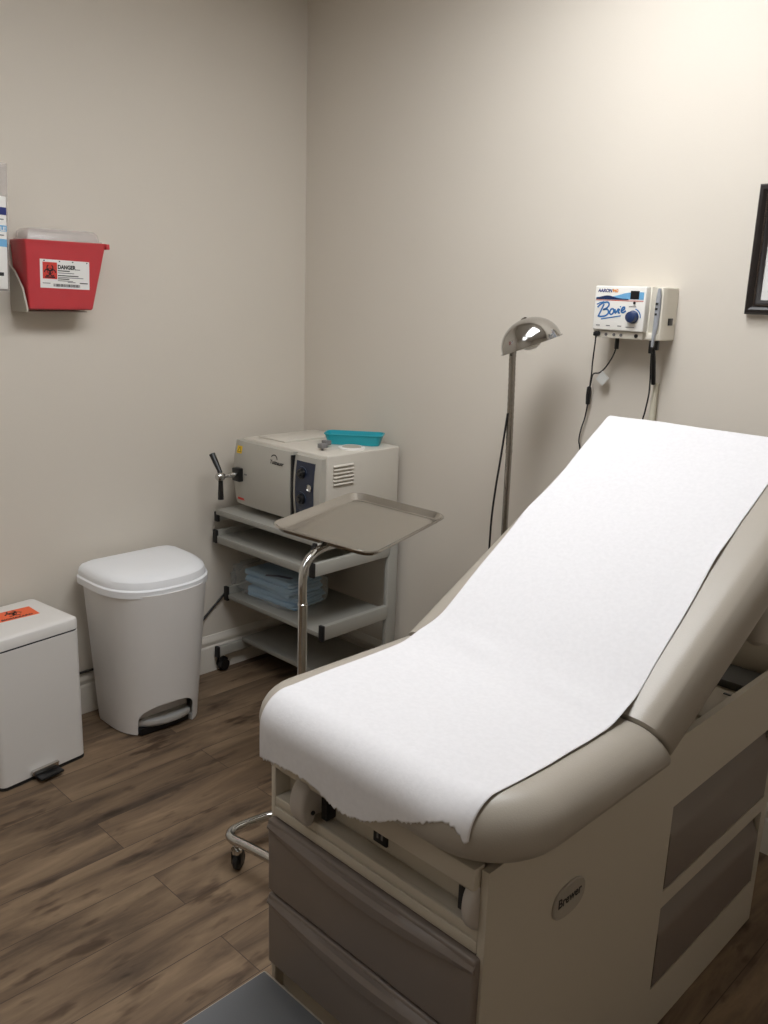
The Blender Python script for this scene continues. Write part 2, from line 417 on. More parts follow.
# cushions
SZ1 = .820
HW = .298; CR = .054; CZ = .054; SC = SZ1-CZ; SF = -1.488; CRL, CRR = .100, .140; CC = 1.882
def cushion(rx, rz, x0, x1, y0, y1, rs, mx=None, cut=None):
    rings = []
    for i in range(17):
        a = -PI/2+PI*i/16
        d = rx*(1-math.cos(a)); z = rz*math.sin(a)
        rings.append([V((x, y, z)) for x, y in rrect(x0, x1, y0, y1, rs, d, 9)])
    if mx: rings = [[mx @ p for p in r] for r in rings]
    mb = MB().loft(rings)
    if cut:
        bm = bmesh.new(); vs = [bm.verts.new(p) for p in mb.v]
        for f in mb.f: bm.faces.new([vs[i] for i in f])
        bmesh.ops.recalc_face_normals(bm, faces=bm.faces)
        res = bmesh.ops.bisect_plane(bm, geom=bm.verts[:]+bm.edges[:]+bm.faces[:], plane_co=cut[0], plane_no=cut[1], clear_outer=True)
        ed = [g for g in res['geom_cut'] if isinstance(g, bmesh.types.BMEdge)]
        fl = bmesh.ops.edgeloop_fill(bm, edges=ed)['faces']
        # soft rolled edge: pull a second loop in a little
        ins = bmesh.ops.inset_region(bm, faces=fl, thickness=.006, depth=0)['faces']
        for v in {v for e in ed if e.is_valid for v in e.verts}: v.co -= V(cut[1])*.0045
        mb = MB(); mb.bm_add(bm)
    return mb
ANG = rad(28)
MN = V((0, math.cos(rad(38)), math.sin(rad(38)))); MP = V((TC, -1.075, .820))     # plane of the fold between seat and backrest
cushion(CR, CZ, CC-HW, CC+HW, SF, -.90, [CRL, CRR, .03, .03], Matrix.Translation((0, 0, SC)), (MP-MN*.0012, MN)).build('seat_cushion', 'vinyl', tb, angle=60)
BL = .868
# backrest local: y along its length, z is the normal
BM = Matrix.Translation((CC, -1.075, .820)) @ Matrix.Rotation(ANG, 4, 'X')
cushion(.058, .058, -HW, HW, -.16, BL, [.03, .03, .13, .13], BM @ Matrix.Translation((0, 0, -.058)), (MP+MN*.0012, -MN)).build('backrest_cushion', 'vinyl', tb, angle=60)
# backrest frame under the cushion with lift struts
mb = MB()
mb.box(-.20, .20, .12, .70, -.160, -.138, .004, mx=BM)
for x in (-.15, .15):
    p = BM @ V((x, .45, -.15)); mb.tube([p, (TC+x, -.60, .66)], .012, 10)
mb.build('backrest_frame', 'putty', tb)
# release handle under the backrest
p0 = V((2.095, -.545, .975))
mb = MB(); mb.tube([p0, V((2.105, -.552, .93)), V((2.115, -.560, .885)), V((2.122, -.565, .850)), V((2.124, -.567, .826)), V((2.124, -.567, .816))], [.018, .024, .030, .031, .026, .012], 16, smooth=0); o = mb.build('release_handle', 'vinyl', tb)

# ------------------------------------------------------------------ exam paper
def paper():
    e = .0015
    path = []                                                     # (y, z) from the hanging end upwards
    yn = SF-e
    for i in range(14): path.append((yn, .58+(SC-.58)*i/13))
    for i in range(1, 13):
        a = PI-.5*PI*i/12; path.append((SF+CR+(CR+e)*math.cos(a), SC+(CZ+e)*math.sin(a)))
    zs = SZ1+e
    # back line
    cu, su = math.cos(ANG), math.sin(ANG)
    b0 = V((-1.075, .820+e*1.2))
    def bl(t): return (b0.x+cu*t, b0.y+su*t)
    yc = -1.075+(zs-b0.y)/math.tan(ANG)                            # where the two lines cross
    y = SF+CR+.012
    while y < yc-.075: path.append((y, zs)); y += .012
    P0 = V((yc-.07, zs)); P1 = V((yc, zs+.003)); t1 = (zs-b0.y)/su
    q = bl(t1+.07); P2 = V(q)
    for i in range(9):
        s = i/8; r = P0*(1-s)**2+P1*2*s*(1-s)+P2*s*s; path.append((r.x, r.y))
    tt = t1+.08
    while tt < BL-.064: path.append(bl(tt)); tt += .012
    c = V(bl(BL-.058)); nrm = V((-su, cu)); dr = V((cu, su)); c = c-nrm*(.058+e)
    for i in range(1, 18):
        a = PI/2-rad(150)*i/17
        r = c+dr*((.058+e)*math.cos(a))+nrm*((.058+e)*math.sin(a)); path.append((r.x, r.y))
    S = [0.]
    for i in range(1, len(path)): S.append(S[-1]+math.dist(path[i], path[i-1]))
    def at(s):
        s = min(max(s, 0), S[-1]-1e-6)
        lo = 0
        for i in range(len(S)-1):
            if S[i+1] >= s: lo = i; break
        k = (s-S[lo])/(S[lo+1]-S[lo]); a, b = path[lo], path[lo+1]
        return a[0]+(b[0]-a[0])*k, a[1]+(b[1]-a[1])*k, b[0]-a[0], b[1]-a[1]
    tear = [(1.6, 0.704), (1.640, 0.708), (1.668, 0.714), (1.71, 0.719), (1.742, 0.72), (1.775, 0.721), (1.808, 0.712), (1.837, 0.704), (1.865, 0.703), (1.899, 0.709), (1.949, 0.729), (1.979, 0.747), (2.009, 0.757), (2.037, 0.771), (2.063, 0.784), (2.074, 0.784), (2.086, 0.781), (2.093, 0.773), (2.100, 0.764), (2.110, 0.768)]
    def tz(x):
        for (a, b), (c, d) in zip(tear, tear[1:]):
            if a <= x <= c: return b+(d-b)*(x-a)/(c-a)
        return tear[0][1] if x < tear[0][0] else tear[-1][1]
    def s_of_z(z):                                                 # arclength at which the front end reaches z
        for i in range(26):
            if path[i+1][1] >= z: return S[i]+(S[i+1]-S[i])*(z-path[i][1])/(path[i+1][1]-path[i][1])
        return S[25]
    XL = [(-1.6, 1.642), (-1.42, 1.652), (-1.14, 1.648), (-1.0, 1.645), (-.8, 1.630), (-.556, 1.618), (-.43, 1.607), (-.3, 1.60)]
    XR = [(-1.6, 2.104), (-1.45, 2.108), (-1.3, 2.116), (-1.2, 2.116), (-1.09, 2.110), (-.97, 2.101), (-.8, 2.089), (-.6, 2.073), (-.3, 2.071)]
    def ip(t_, v):
        for (a, b), (c, d) in zip(t_, t_[1:]):
            if a <= v <= c: return b+(d-b)*(v-a)/(c-a)
        return t_[0][1] if v < t_[0][0] else t_[-1][1]
    nx, ns = 150, 230
    rng = random.Random(3); vs = []; fs = []
    jag = [rng.uniform(-1, 1) for _ in range(nx+1)]
    for i in range(nx+1):
        u = i/nx
        xf = 1.642+(2.106-1.642)*u; s0 = s_of_z(tz(xf))+.0028*jag[i]
        for j in range(ns+1):
            v = (j/ns); s = s0+(S[-1]-s0)*v**1.12
            y, z, dy, dz = at(s)
            k = min(max((y+1.05)/.6, 0), 1)
            x0 = ip(XL, y); x1 = ip(XR, y)
            # gently wavering edges
            x0 += .0018*math.sin(s*11)+.001*math.sin(s*27+1); x1 += .0022*math.sin(s*9+2)+.001*math.sin(s*23)
            x = x0+(x1-x0)*u
            l = math.hypot(dy, dz); n_y, n_z = -dz/l, dy/l
            ed = min(u, 1-u)*.5
            lift = .0004*max(0, 1-ed/.04)**2*(1+math.sin(s*13+(0 if u < .5 else 2.2)))
            lift += .004*max(0, 1-ed/.05)**2*(math.exp(-((s-1.05)/.05)**2)+math.exp(-((s-.63)/.03)**2))
            lift += .0009*(1+math.sin(s*9+u*5))*(1+math.sin(u*11+s*3))*.5
            if y > -1.25 and y < -.9: lift += .0022*math.exp(-((y+1.075+.06*(u-.5))/.02)**2)*(1+math.sin(u*13+4))
            # follow the rounded front corners
            rc = CRL if x < CC else CRR; dx = max(0, abs(x-CC)-(HW-rc)); back = rc-math.sqrt(max(rc**2-dx*dx, 1e-6))
            if y < SF+.125: y += back*1.0*min(1, (SF+.125-y)/.09)
            vs.append((x, y+n_y*lift, z+n_z*lift))
    for i in range(nx):
        for j in range(ns):
            a = i*(ns+1)+j; fs.append((a, a+ns+1, a+ns+2, a+1))
    o = MB().add(vs, fs).build('exam_paper', 'paper', None, (TC, -1.05, .825), angle=180, solid=False)
    md = o.modifiers.new('thickness', 'SOLIDIFY'); md.thickness = .0006; md.offset = 1
    tag(o, 'white disposable paper sheet with a torn end covering the examination table cushions', 'paper sheet')
paper()

# ------------------------------------------------------------------ rolling equipment cart
CW, CD = .578, .420
ct = thing('equipment_cart', (.024, -.466, 0), 'light grey four shelf rolling cart standing in the corner under the autoclave', 'cart', rad(1), world=False)
def shelf(z, y0, y1, th=.020, lip=True, xi=.022):
    mb = MB(); mb.box(xi, CW-xi, y0, y1, z-th, z, .003)
    return mb.build('shelf', 'cart', ct)
shelf(.673, .0, .415, .022, xi=0.012)
shelf(.570, -.004, .40, .030)
shelf(.319, .045, .40, .018)
shelf(.122, .11, .40, .018)
for x, s in ((0, 0), (CW-.020, 1)):
    mb = MB()
    mb.box(x, x+.020, .370, CD, 0.045, .668, .003)                                  # post
    mb.box(x, x+.020, .012, .38, .626, .656, .003)                                 # cantilever rails
    mb.box(x, x+.020, .004, .38, .541, .588, .003)
    mb.box(x, x+.020, .052, .38, .294, .347, .003)
    mb.box(x, x+.020, .004, CD, .066, .106, .003)
    mb.build('side_frame', 'cartframe', ct)
    for y, z0, z1 in ((.012, .623, .661), (.004, .539, .591), (.052, .292, .350), (.004, .062, .108)):
        MB().box(x-.001, x+.021, y-.011, y+.001, z0, z1, .002).build('end_cap', 'rubber', ct)
    for y in (.022, CD-.035):
        mb = MB(); mb.lathe([(.006, 0), (.006, .02)], 10, None, (x+.010, y, .047)); o = mb.build('caster', 'black', ct)
        MB().lathe([(.0, -.010), (.019, -.010), (.024, -.006), (.024, .006), (.019, .010), (0, .010)], 20, Matrix.Rotation(PI/2, 4, 'Y'), (x+.010, y+.004, .0245)).build('wheel', 'rubber', o)
        mb = MB()
        for sx in (-1, 1):
            mb.lathe([(0, -.003), (.021, -.003), (.021, .003), (0, .003)], 18, Matrix.Rotation(PI/2, 4, 'Y'), (x+.010+sx*.0145, y+.002, .030))
        mb.box(x-.005, x+.025, y-.014, y+.018, .045, .054, .003)
        mb.build('wheel_hood', 'black', o)

# ------------------------------------------------------------------ autoclave
AX0, AX1, AY0, AY1, AZ0, AZ1 = .100, .578, -.394, -.030, .692, .951
ac = thing('autoclave', ((AX0+AX1)/2, (AY0+AY1)/2, .673), 'ivory tabletop autoclave with black tee handle on its door, on top of the cart', 'autoclave')
mb = MB(); mb.box(AX0, AX1, AY0+.012, AY1, AZ0, AZ1, .006, 3); mb.build('body', 'acbody', ac)
mb = MB()
for x in (AX0+.05, AX1-.05):
    for y in (AY0+.06, AY1-.05): MB().lathe([(.016, 0), (.018, .02), (.018, .020)], 14, None, (x, y, .6732)).build('foot', 'rubber', ac)
def bulged(xa, xb, z0, z1, y0, bul, bx, r=.014):
    # panel bulging towards the front in height and a little across
    n, m = 18, 12; vs = []; fs = []
    for j in range(n+1):
        for i in range(m+1):
            s = i/m; t_ = j/n
            v = 4*t_*(1-t_); h = 1-(2*s-1)**4
            vs.append((xa+(xb-xa)*s, y0-bul*v-bx*h, z0+(z1-z0)*t_))
    k = len(vs)
    for j in range(n+1):
        for i in range(m+1):
            s = i/m; t_ = j/n; vs.append((xa+(xb-xa)*s, y0+.03, z0+(z1-z0)*t_))
    w_ = m+1
    for j in range(n):
        for i in range(m):
            a = j*w_+i; fs.append((a, a+1, a+w_+1, a+w_)); a += k; fs.append((a+w_, a+w_+1, a+1, a))
    for i in range(m): fs += [(i, k+i, k+i+1, i+1), (n*w_+i, n*w_+i+1, k+n*w_+i+1, k+n*w_+i)]
    for j in range(n): fs += [(j*w_, (j+1)*w_, k+(j+1)*w_, k+j*w_), (j*w_+m, k+j*w_+m, k+(j+1)*w_+m, (j+1)*w_+m)]
    return MB().add(vs, fs)
def dface(x, z, z0, z1, y0, bul, xa, xb, bx):
    t_ = (z-z0)/(z1-z0); s = (x-xa)/(xb-xa)
    return y0-bul*4*t_*(1-t_)-bx*(1-(2*s-1)**4)
DX0, DX1, DZ0, DZ1, DY = .088, .420, .702, .944, -.402
door = bulged(DX0, DX1, DZ0, DZ1, DY, .016, .010).build('door', 'acdoor', ac)
def dy(x, z): return dface(x, z, DZ0, DZ1, DY, .016, DX0, DX1, .010)
# tee handle
hx, hz = .136, .822; hy = dy(hx, hz)
mb = MB(); mb.box(hx-.022, hx+.022, hy-.020, hy+.004, hz-.026, hz+.024, .004); hd = mb.build('handle_mount', 'black', door)
R90 = Matrix.Rotation(PI/2, 4, 'X')
mb = MB(); mb.lathe([(.010, 0), (.010, .03), (.007, .036), (.007, .054), (.013, .058), (.017, .066), (.017, .078), (.012, .086), (0, .087)], 20, R90, (hx, hy-.015, hz)); mb.build('handle_hub', 'chrome', door)
yb = hy-.085
mb = MB(); mb.tube([(hx, yb, hz-.010), (hx+.002, yb-.002, hz-.085)], [.0085, .011], 14); mb.tube([(hx, yb, hz+.012), (hx-.045, yb-.005, hz+.078)], [.0085, .0115], 14); mb.build('handle_bar', 'black', door)
# stickers and lettering on the door
def door_fr(x, z): return Fr((x, dy(x, z)-.0008, z), (1, -(dy(x, z)-dy(x+.01, z))*100*0, 0), (0, (dy(x, z+.01)-dy(x, z)), .01))
f = door_fr(.126, .914)
mb = MB(); rect(mb, f, -.015, .015, -.016, .012); st = mb.build('warning_sticker', 'yellow', door)
mb = MB(); ribbon(mb, f, [(-.010, -.010), (.010, -.010), (0, .008)], .003, .0004, .0006, True); mb.build('warning_symbol', 'ink', st)
f = door_fr(.348, .899)
mb = MB(); text_mb(mb, 'Tuttnauer', .019, f, -.034, -.008, 'LEFT', .1, .98); ribbon(mb, f, arc(-.014, .006, .018, .2, 2.6, 10), .003, .0006); mb.build('maker_lettering', 'ink', door, solid=False)
f = door_fr(.130, .724)
mb = MB(); rect(mb, f, -.020, .022, -.004, .005); mb.build('model_mark', 'redink', door)
f = door_fr(.172, .826)
mb = MB(); rect(mb, f, -.004, .012, -.003, .003); mb.build('door_mark', 'inkgrey', door)
# control side
PX0, PX1 = .429, .570
pn = bulged(PX0, PX1, DZ0-.010, DZ1-.004, DY+.004, .012, .006).build('control_panel', 'acdoor', ac)
def py_(x, z): return dface(x, z, DZ0-.010, DZ1-.004, DY+.004, .012, PX0, PX1, .006)
gx0, gx1, gz0, gz1 = .446, .546, .705, .922
vs = []; fs = []
for j in range(9):
    z = gz0+(gz1-gz0)*j/8
    for x in (gx0, (gx0+gx1)/2, gx1): vs.append((x, py_(x, z)-.0016, z))
for j in range(8):
    for i in range(2): fs.append((j*3+i, j*3+i+1, j*3+i+4, j*3+i+3))
kp = MB().add(vs, fs).build('control_face', 'acpanel', pn, solid=False)
for x, z, r in ((.482, .880, .018), (.484, .790, .019), (.486, .728, .017)):
    MB().lathe([(r, 0), (r*.9, .010), (r*.55, .012), (r*.5, .018), (0, .019)], 18, R90, (x, py_(x, z)-.001, z)).build('control_dial', 'black', pn)
for z in (.880, .790, .728):
    x = .484; f = Fr((x, py_(x, z)-.0026, z), (1, 0, 0), (0, 0, 1)); mb = MB(); ribbon(mb, f, arc(0, 0, .026, .2, 1.9, 14), .0012, .0006); mb.build('dial_scale', 'dialprint', pn)
mb = MB(); mb.lathe([(0, 0), (.0125, 0), (.013, .004), (.011, .005), (.010, .003), (0, .003)], 22, R90, (.526, py_(.526, .836)-.001, .836)); mb.build('gauge_ring', 'chrome', pn)
MB().box(.4205, .4285, DY-.012, DY+.02, .70, .935).build('door_gap', 'black', ac)
# louvres on the side
mb = MB()
for i in range(6):
    z = .917-i*.0128
    mb.prism([(0, z), (.007, z-.005), (.007, z-.0072), (0, z-.0072)], -.356, -.262, lambda a, b, c: V((AX1-.0005+a, c, b)))
mb.build('vent_louvres', 'acbody', ac)
# lid of the reservoir and its valve knobs on the top
mb = MB(); mb.box(AX0+.03, AX0+.19, AY0+.06, AY1-.04, AZ1-.001, AZ1+.006, .003); mb.build('reservoir_cover', 'acbody', ac)
for x, y in ((.478, -.318), (.436, -.262)):
    mb = MB(); mb.lathe([(.004, 0), (.004, .012)], 10, None, (x, y, AZ1)); mb.box(x-.013, x+.013, y-.013, y+.013, AZ1+.008, AZ1+.024, .002); mb.build('valve_knob', 'inkgrey', ac)
mb = MB(); mb.lathe([(.048, 0), (.048, .005), (.040, .007), (.040, .0035), (0, .0035)], 28, None, (.508, -.205, AZ1)); o = mb.build('filler_lid', 'label', ac)
mb = MB(); mb.lathe([(.034, .0035), (.034, .007), (0, .0085)], 24, None, (.508, -.205, AZ1)); mb.build('filler_plug', 'bracket', o)

# teal tray on the autoclave
tt = (.444, -.132, AZ1+.0008)
mx = Matrix.Translation(tt) @ Matrix.Rotation(rad(38), 4, 'Z')
mb = MB()
def tring(w, d, r, z): return [mx @ V((x, y, z)) for x, y in rrect(-w/2, w/2, -d/2, d/2, r, 0, 5)]
mb.loft([tring(.188, .082, .018, 0), tring(.212, .096, .022, .036), tring(.218, .102, .024, .036), tring(.218, .102, .024, .039), tring(.208, .092, .021, .039), tring(.186, .080, .017, .003)])
o = mb.build('instrument_dish', 'teal', None, tt)
tag(o, 'shallow teal plastic dish sitting on top of the autoclave', 'dish')

# ------------------------------------------------------------------ blue pads in a plastic bag on the cart
cx_, cy_, cz_ = .212, -.275, .319
names = ['lowest folded light blue pad, lying directly on the cart shelf', 'second folded light blue pad up from the cart shelf', 'third folded light blue pad up from the cart shelf, in the middle of its stack',
         'fourth folded light blue pad up from the cart shelf', 'topmost folded light blue pad of the stack on the cart shelf, navy mark on it']
z = cz_+.0012
rng = random.Random(5)
for k in range(5):
    hh = .0205
    a = rad(4+rng.uniform(-7, 7)); ox, oy = rng.uniform(-.012, .012), rng.uniform(-.010, .010)
    mx = Matrix.Translation((cx_+ox, cy_+oy, z)) @ Matrix.Rotation(a, 4, 'Z')
    mb = MB(); w, d = .27, .17; n = 10
    # folded pad: two layers joined along one soft fold
    for q in range(2):
        z0 = q*hh/2; rings = []
        for i in range(7):
            th_ = -PI/2+PI*i/6; dd = .005*(1-math.cos(th_)); zz = z0+hh/4+hh/4*.94*math.sin(th_)
            rings.append([mx @ V((x+.002*math.sin(y*60+k), y+.0025*math.sin(x*40+k*2+q), zz)) for x, y in rrect(-w/2+q*.004, w/2-q*.007, -d/2, d/2-q*.004, .012, dd, 4)])
        mb.loft(rings)
    mb.loft([[mx @ V((x, -d/2+.004-.006*math.sin(PI*i/6), hh*i/6)) for x in (-w/2+.012, w/2-.016)]+[mx @ V((x, -d/2+.012, hh*i/6)) for x in (w/2-.016, -w/2+.012)] for i in range(7)])
    o = mb.build('folded_pad', 'bluepad', None, (cx_+ox, cy_+oy, z))
    tag(o, names[k], 'pad', 'folded blue pads on the cart shelf')
    if k == 4:
        f = Fr(mx @ V((0, 0, hh+.0002)), mx.to_3x3() @ V((1, 0, 0)), mx.to_3x3() @ V((0, 1, 0)))
        m2 = MB(); ribbon(m2, f, [(-.01, -.080), (.03, -.052), (.09, -.036)], .020, .0008); m2.build('printed_mark', 'navy', o)
    z += hh+.0006
# clear bag: a loose crumpled film around the stack
bm = bmesh.new(); bmesh.ops.create_icosphere(bm, subdivisions=5, radius=1)
from mathutils import noise
vv = []
for v in bm.verts:
    c = v.co; p = V((math.copysign(abs(c.x)**.35, c.x), math.copysign(abs(c.y)**.35, c.y), math.copysign(abs(c.z)**.45, c.z)))
    nz = noise.noise(c*3.1)*.5+noise.noise(c*7.3)*.35
    x = cx_-.012+p.x*(.178+.018*nz); y = cy_+.002+p.y*(.112+.016*nz); zz = cz_+.063+p.z*(.062+.014*nz)
    if c.x < -.55 and c.y < .2: x -= .030*(1+nz); zz -= .012
    v.co = V((x, y, max(zz, cz_+.0008)))
mb = MB().bm_add(bm); o = mb.build('plastic_bag', 'clearbag', None, (cx_, cy_, cz_))
tag(o, 'clear crumpled plastic bag wrapped loosely around the blue pads on the cart shelf', 'plastic bag')

# ------------------------------------------------------------------ Mayo stand and its tray
TRC = V((1.018, -.637, .862)); TYAW = .285
TRM = Matrix.Translation(TRC) @ Matrix.Rotation(TYAW, 4, 'Z') @ Matrix.Rotation(math.atan(.088), 4, 'Y') @ Matrix.Rotation(math.atan(.01), 4, 'X')
TW, TL = .332, .468
def r3(w, l, r, z, n=7): return [TRM @ V((x, y, z)) for x, y in rrect(-w/2, w/2, -l/2, l/2, r, 0, n)]
mb = MB()
mb.loft([r3(TW-.05, TL-.05, .030, -.0165), r3(TW-.028, TL-.028, .036, -.014), r3(TW-.012, TL-.012, .040, -.001), r3(TW-.002, TL-.002, .045, .0012), r3(TW, TL, .046, -.0015), r3(TW+.001, TL+.001, .046, .001),
         r3(TW-.002, TL-.002, .045, .0035), r3(TW-.013, TL-.013, .040, .002), r3(TW-.030, TL-.030, .035, -.0115), r3(TW-.052, TL-.052, .029, -.0142)])
o = mb.build('instrument_tray', 'steel', None, TRC, angle=50)
tag(o, 'empty rectangular stainless steel tray with raised rim resting on the wheeled stand', 'tray')
ad_ = (TRM.to_3x3() @ V((0, -1, 0))); ad_.z = 0; ad_.normalize()
zt = TRC.z-.030
near = TRM @ V((0, -TL/2, 0))
PB = V((near.x, near.y, 0))+ad_*.072
ms = thing('wheeled_tray_stand', (PB.x, PB.y, 0), 'chrome wheeled stand with bent post holding the steel tray beside the examination table', 'stand')
def und(x, y, dz=-.0305): return TRM @ V((x, y, dz))
mb = MB()
path = [und(0, .10), und(0, -.10), und(0, -TL/2+.045), near-V((0, 0, .032))+ad_*.018]
path += [V((PB.x, PB.y, 0))-ad_*.016+V((0, 0, TRC.z-.052)), V((PB.x, PB.y, TRC.z-.092)), V((PB.x, PB.y, TRC.z-.19)), V((PB.x, PB.y, .60)), V((PB.x, PB.y, .59))]
mb.tube(path, .0115, 16, smooth=6); mb.build('upper_post', 'chrome', ms)
MB().tube([(PB.x, PB.y, .702), (PB.x, PB.y, .085)], .0125, 18).build('lower_post', 'chrome', ms)
mb = MB(); mb.lathe([(.0125, 0), (.0135, .001), (.0135, .004), (.0125, .005)], 18, None, (PB.x, PB.y, .699)); mb.build('collar', 'chrome', ms)
mb = MB()                                                        # tray holder ring
ring = [und(x, y, -.0225) for x, y in rrect(-TW/2+.04, TW/2-.04, -TL/2+.045, TL/2-.06, .03, 0, 4)]
mb.tube(ring, .0045, 10, closed=True); mb.build('tray_holder', 'chrome', ms)
bz = .088
B0 = [(1.49, -1.075, bz), (1.30, -1.105, bz), (1.14, -1.130, bz), (1.075, -1.142, bz), (1.050, -1.125, bz), (1.046, -1.09, bz), (1.052, -1.045, bz), (1.062, -1.0, bz), (PB.x, PB.y, bz), (1.062, -.80, bz), (1.055, -.70, bz), (1.052, -.665, bz), (1.072, -.645, bz), (1.12, -.64, bz), (1.30, -.65, bz), (1.49, -.66, bz)]
MB().tube(B0, .0125, 14, smooth=5).build('base_tube', 'chrome', ms)
def caster(x, y, rz, par, ztop, r=.026):
    mb = MB(); mb.lathe([(.007, 0), (.014, 0), (.015, .012), (.007, .014), (.007, ztop-2*r-.004)], 16, None, (x, y, 2*r+.002)); c = mb.build('caster', 'chrome', par)
    rot = Matrix.Rotation(rz, 4, 'Z')
    mxw = Matrix.Translation((x, y, r)) @ rot @ Matrix.Translation((0, .010, 0)) @ Matrix.Rotation(PI/2, 4, 'Y')
    MB().lathe([(0, -.009), (r-.005, -.009), (r, -.005), (r, .005), (r-.005, .009), (0, .009)], 24, mxw).build('wheel', 'rubber', c)
    mb = MB()
    for s in (-1, 1):
        mb.box(s*.0125-.0018, s*.0125+.0018, -.006, .016, r-.006, 2*r+.002, .001, mx=Matrix.Translation((x, y, 0)) @ rot)
    mb.box(-.0143, .0143, -.008, .018, 2*r+.001, 2*r+.005, .001, mx=Matrix.Translation((x, y, 0)) @ rot)
    mb.build('caster_fork', 'black', c)
for x, y, a in ((1.092, -1.139, .5), (1.46, -1.080, 1.2), (1.085, -.644, -.4), (1.46, -.658, .9)): caster(x, y, a, ms, bz-.008)

# ------------------------------------------------------------------ floor lamp
LB = V((1.214, -.215, 0))
fl = thing('examination_lamp', LB, 'tall chrome gooseneck lamp with domed shade standing behind the examination table', 'lamp')
hc = V((1.247, -.205, 1.376))
ax = V((-.13, .04, 1.)).normalized(); ax = (V((.7091, .7044, 0))*-.36+V((0, 0, 1))*.93+V((-.7, .69, 0))*.10).normalized()
Q = ax.to_track_quat('Z', 'Y').to_matrix().to_4x4(); SM = Matrix.Translation(hc) @ Q
R_ = .088
prof = [(R_*math.sin(a), R_*math.cos(a)*.86-.012) for a in [PI/2*(1-i/16) for i in range(17)]]
outer = [(R_+.004, -.016), (R_+.004, -.012)]+prof
inner = [(r*.965, z_-.004) for r, z_ in prof[::-1]]
rings = [[SM @ V((max(r, .0008)*math.cos(2*PI*k/48), max(r, .0008)*math.sin(2*PI*k/48), z_)) for k in range(48)] for r, z_ in outer+inner]
sh = MB().loft(rings, False, False, True).build('lamp_shade', 'lampchrome', fl, angle=50)
mb = MB(); mb.lathe([(.017, .030), (.019, .018), (.028, .0), (.030, -.010), (.025, -.020), (.012, -.026), (0, -.027)], 24, SM); mb.build('bulb', 'bulb', sh)
mb = MB(); mb.lathe([(.012, .062), (.019, .058), (.019, .026), (.012, .024)], 20, SM); mb.build('socket', 'dkchrome', sh)
nt_ = V((1.192, -.208, 1.345))
mb = MB(); mb.tube([(LB.x, LB.y, .03), (LB.x-.003, LB.y, .55), (LB.x-.010, LB.y+.003, 1.05)], .0095, 14, smooth=4); mb.build('pole', 'dkchrome', fl)
pts = catmull([V((LB.x-.010, LB.y+.003, 1.04)), V((LB.x-.014, LB.y+.003, 1.15)), V((LB.x-.018, LB.y+.004, 1.25)), nt_+V((-.001, 0, -.02)), nt_+V((.005, 0, .020)), SM @ V((-.01, 0, .050)), SM @ V((0, 0, .060))], 16)
mb = MB(); mb.tube(pts, [.0102+.0004*math.sin(i*2.1) for i in range(len(pts))], 14); mb.build('gooseneck', 'dkchrome', fl)
mb = MB()
for k in range(5):
    a = 2*PI*k/5+.3; e_ = LB+V((.17*math.cos(a), .17*math.sin(a), .062))
    mb.tube([LB+V((0, 0, .085)), LB+V((.09*math.cos(a), .09*math.sin(a), .078)), e_], [.013, .010], 12, smooth=3)
mb.lathe([(.022, .06), (.024, .075), (.020, .105), (.011, .11)], 18, None, LB); mb.build('star_base', 'dkchrome', fl)
for k in range(5):
    a = 2*PI*k/5+.3
    caster(LB.x+.16*math.cos(a), LB.y+.16*math.sin(a), a, fl, .058, .022)
mb = MB(); mb.tube([(LB.x-.016, LB.y-.008, 1.16), (LB.x-.030, LB.y-.010, 1.02), (LB.x-.045, LB.y-.006, .92), (LB.x-.060, LB.y+.003, .80), (LB.x-.064, LB.y+.01, .60), (LB.x-.055, LB.y+.01, .30), (LB.x-.035, LB.y+.01, .09)], .0032, 8, smooth=6); mb.build('power_cord', 'cord', fl)

# ------------------------------------------------------------------ white D-shaped step bin
def dring(w, d, z, x0, y0, dd=0, n=40):
    # flat back against the wall at x0, front bowed towards +x
    pts = [(dd, -w/2+.02+dd*.5), (dd, w/2-.02-dd*.5)]
    w2 = w/2-dd; out = []
    sx = d*.34
    for (px, py) in [(dd, -w2+.03), (dd, w2-.03), (dd+.008, w2-.008), (dd+.03, w2)]: out.append((px, py))
    for i in range(n+1):
        a = PI/2-PI*i/n
        cxx = sx+(d-dd-sx)*max(0, math.cos(a))**.75 if abs(a) < PI/2 else sx
        out.append((cxx, w2*math.copysign(abs(math.sin(a))**.82, math.sin(a))))
    for (px, py) in [(dd+.03, -w2), (dd+.008, -w2+.008)]: out.append((px, py))
    return [V((x0+x, y0+y, z)) for x, y in out]
WBX, WBY = .062, -.850
wb = thing('step_on_trash_bin', (WBX+.13, WBY, 0), 'white D-shaped step-on trash bin with domed lid between the biohazard bin and the cart', 'trash bin')
W0, D0, W1, D1, BH = .308, .266, .372, .318, .520
def body_ring(z, dd=0):
    s = z/BH; return dring(W0+(W1-W0)*s, D0+(D1-D0)*s, z, WBX-.006*s, WBY, dd)
mb = MB()
zs_ = [0, .004, .05, .15, .3, .45, BH]
mb.loft([body_ring(0, .008)]+[body_ring(z_, 0) for z_ in zs_[1:]]+[body_ring(BH, .006)]+[body_ring(.3, .006), body_ring(.02, .006)])
body = mb.build('bin_body', 'offwhite', wb, angle=40)
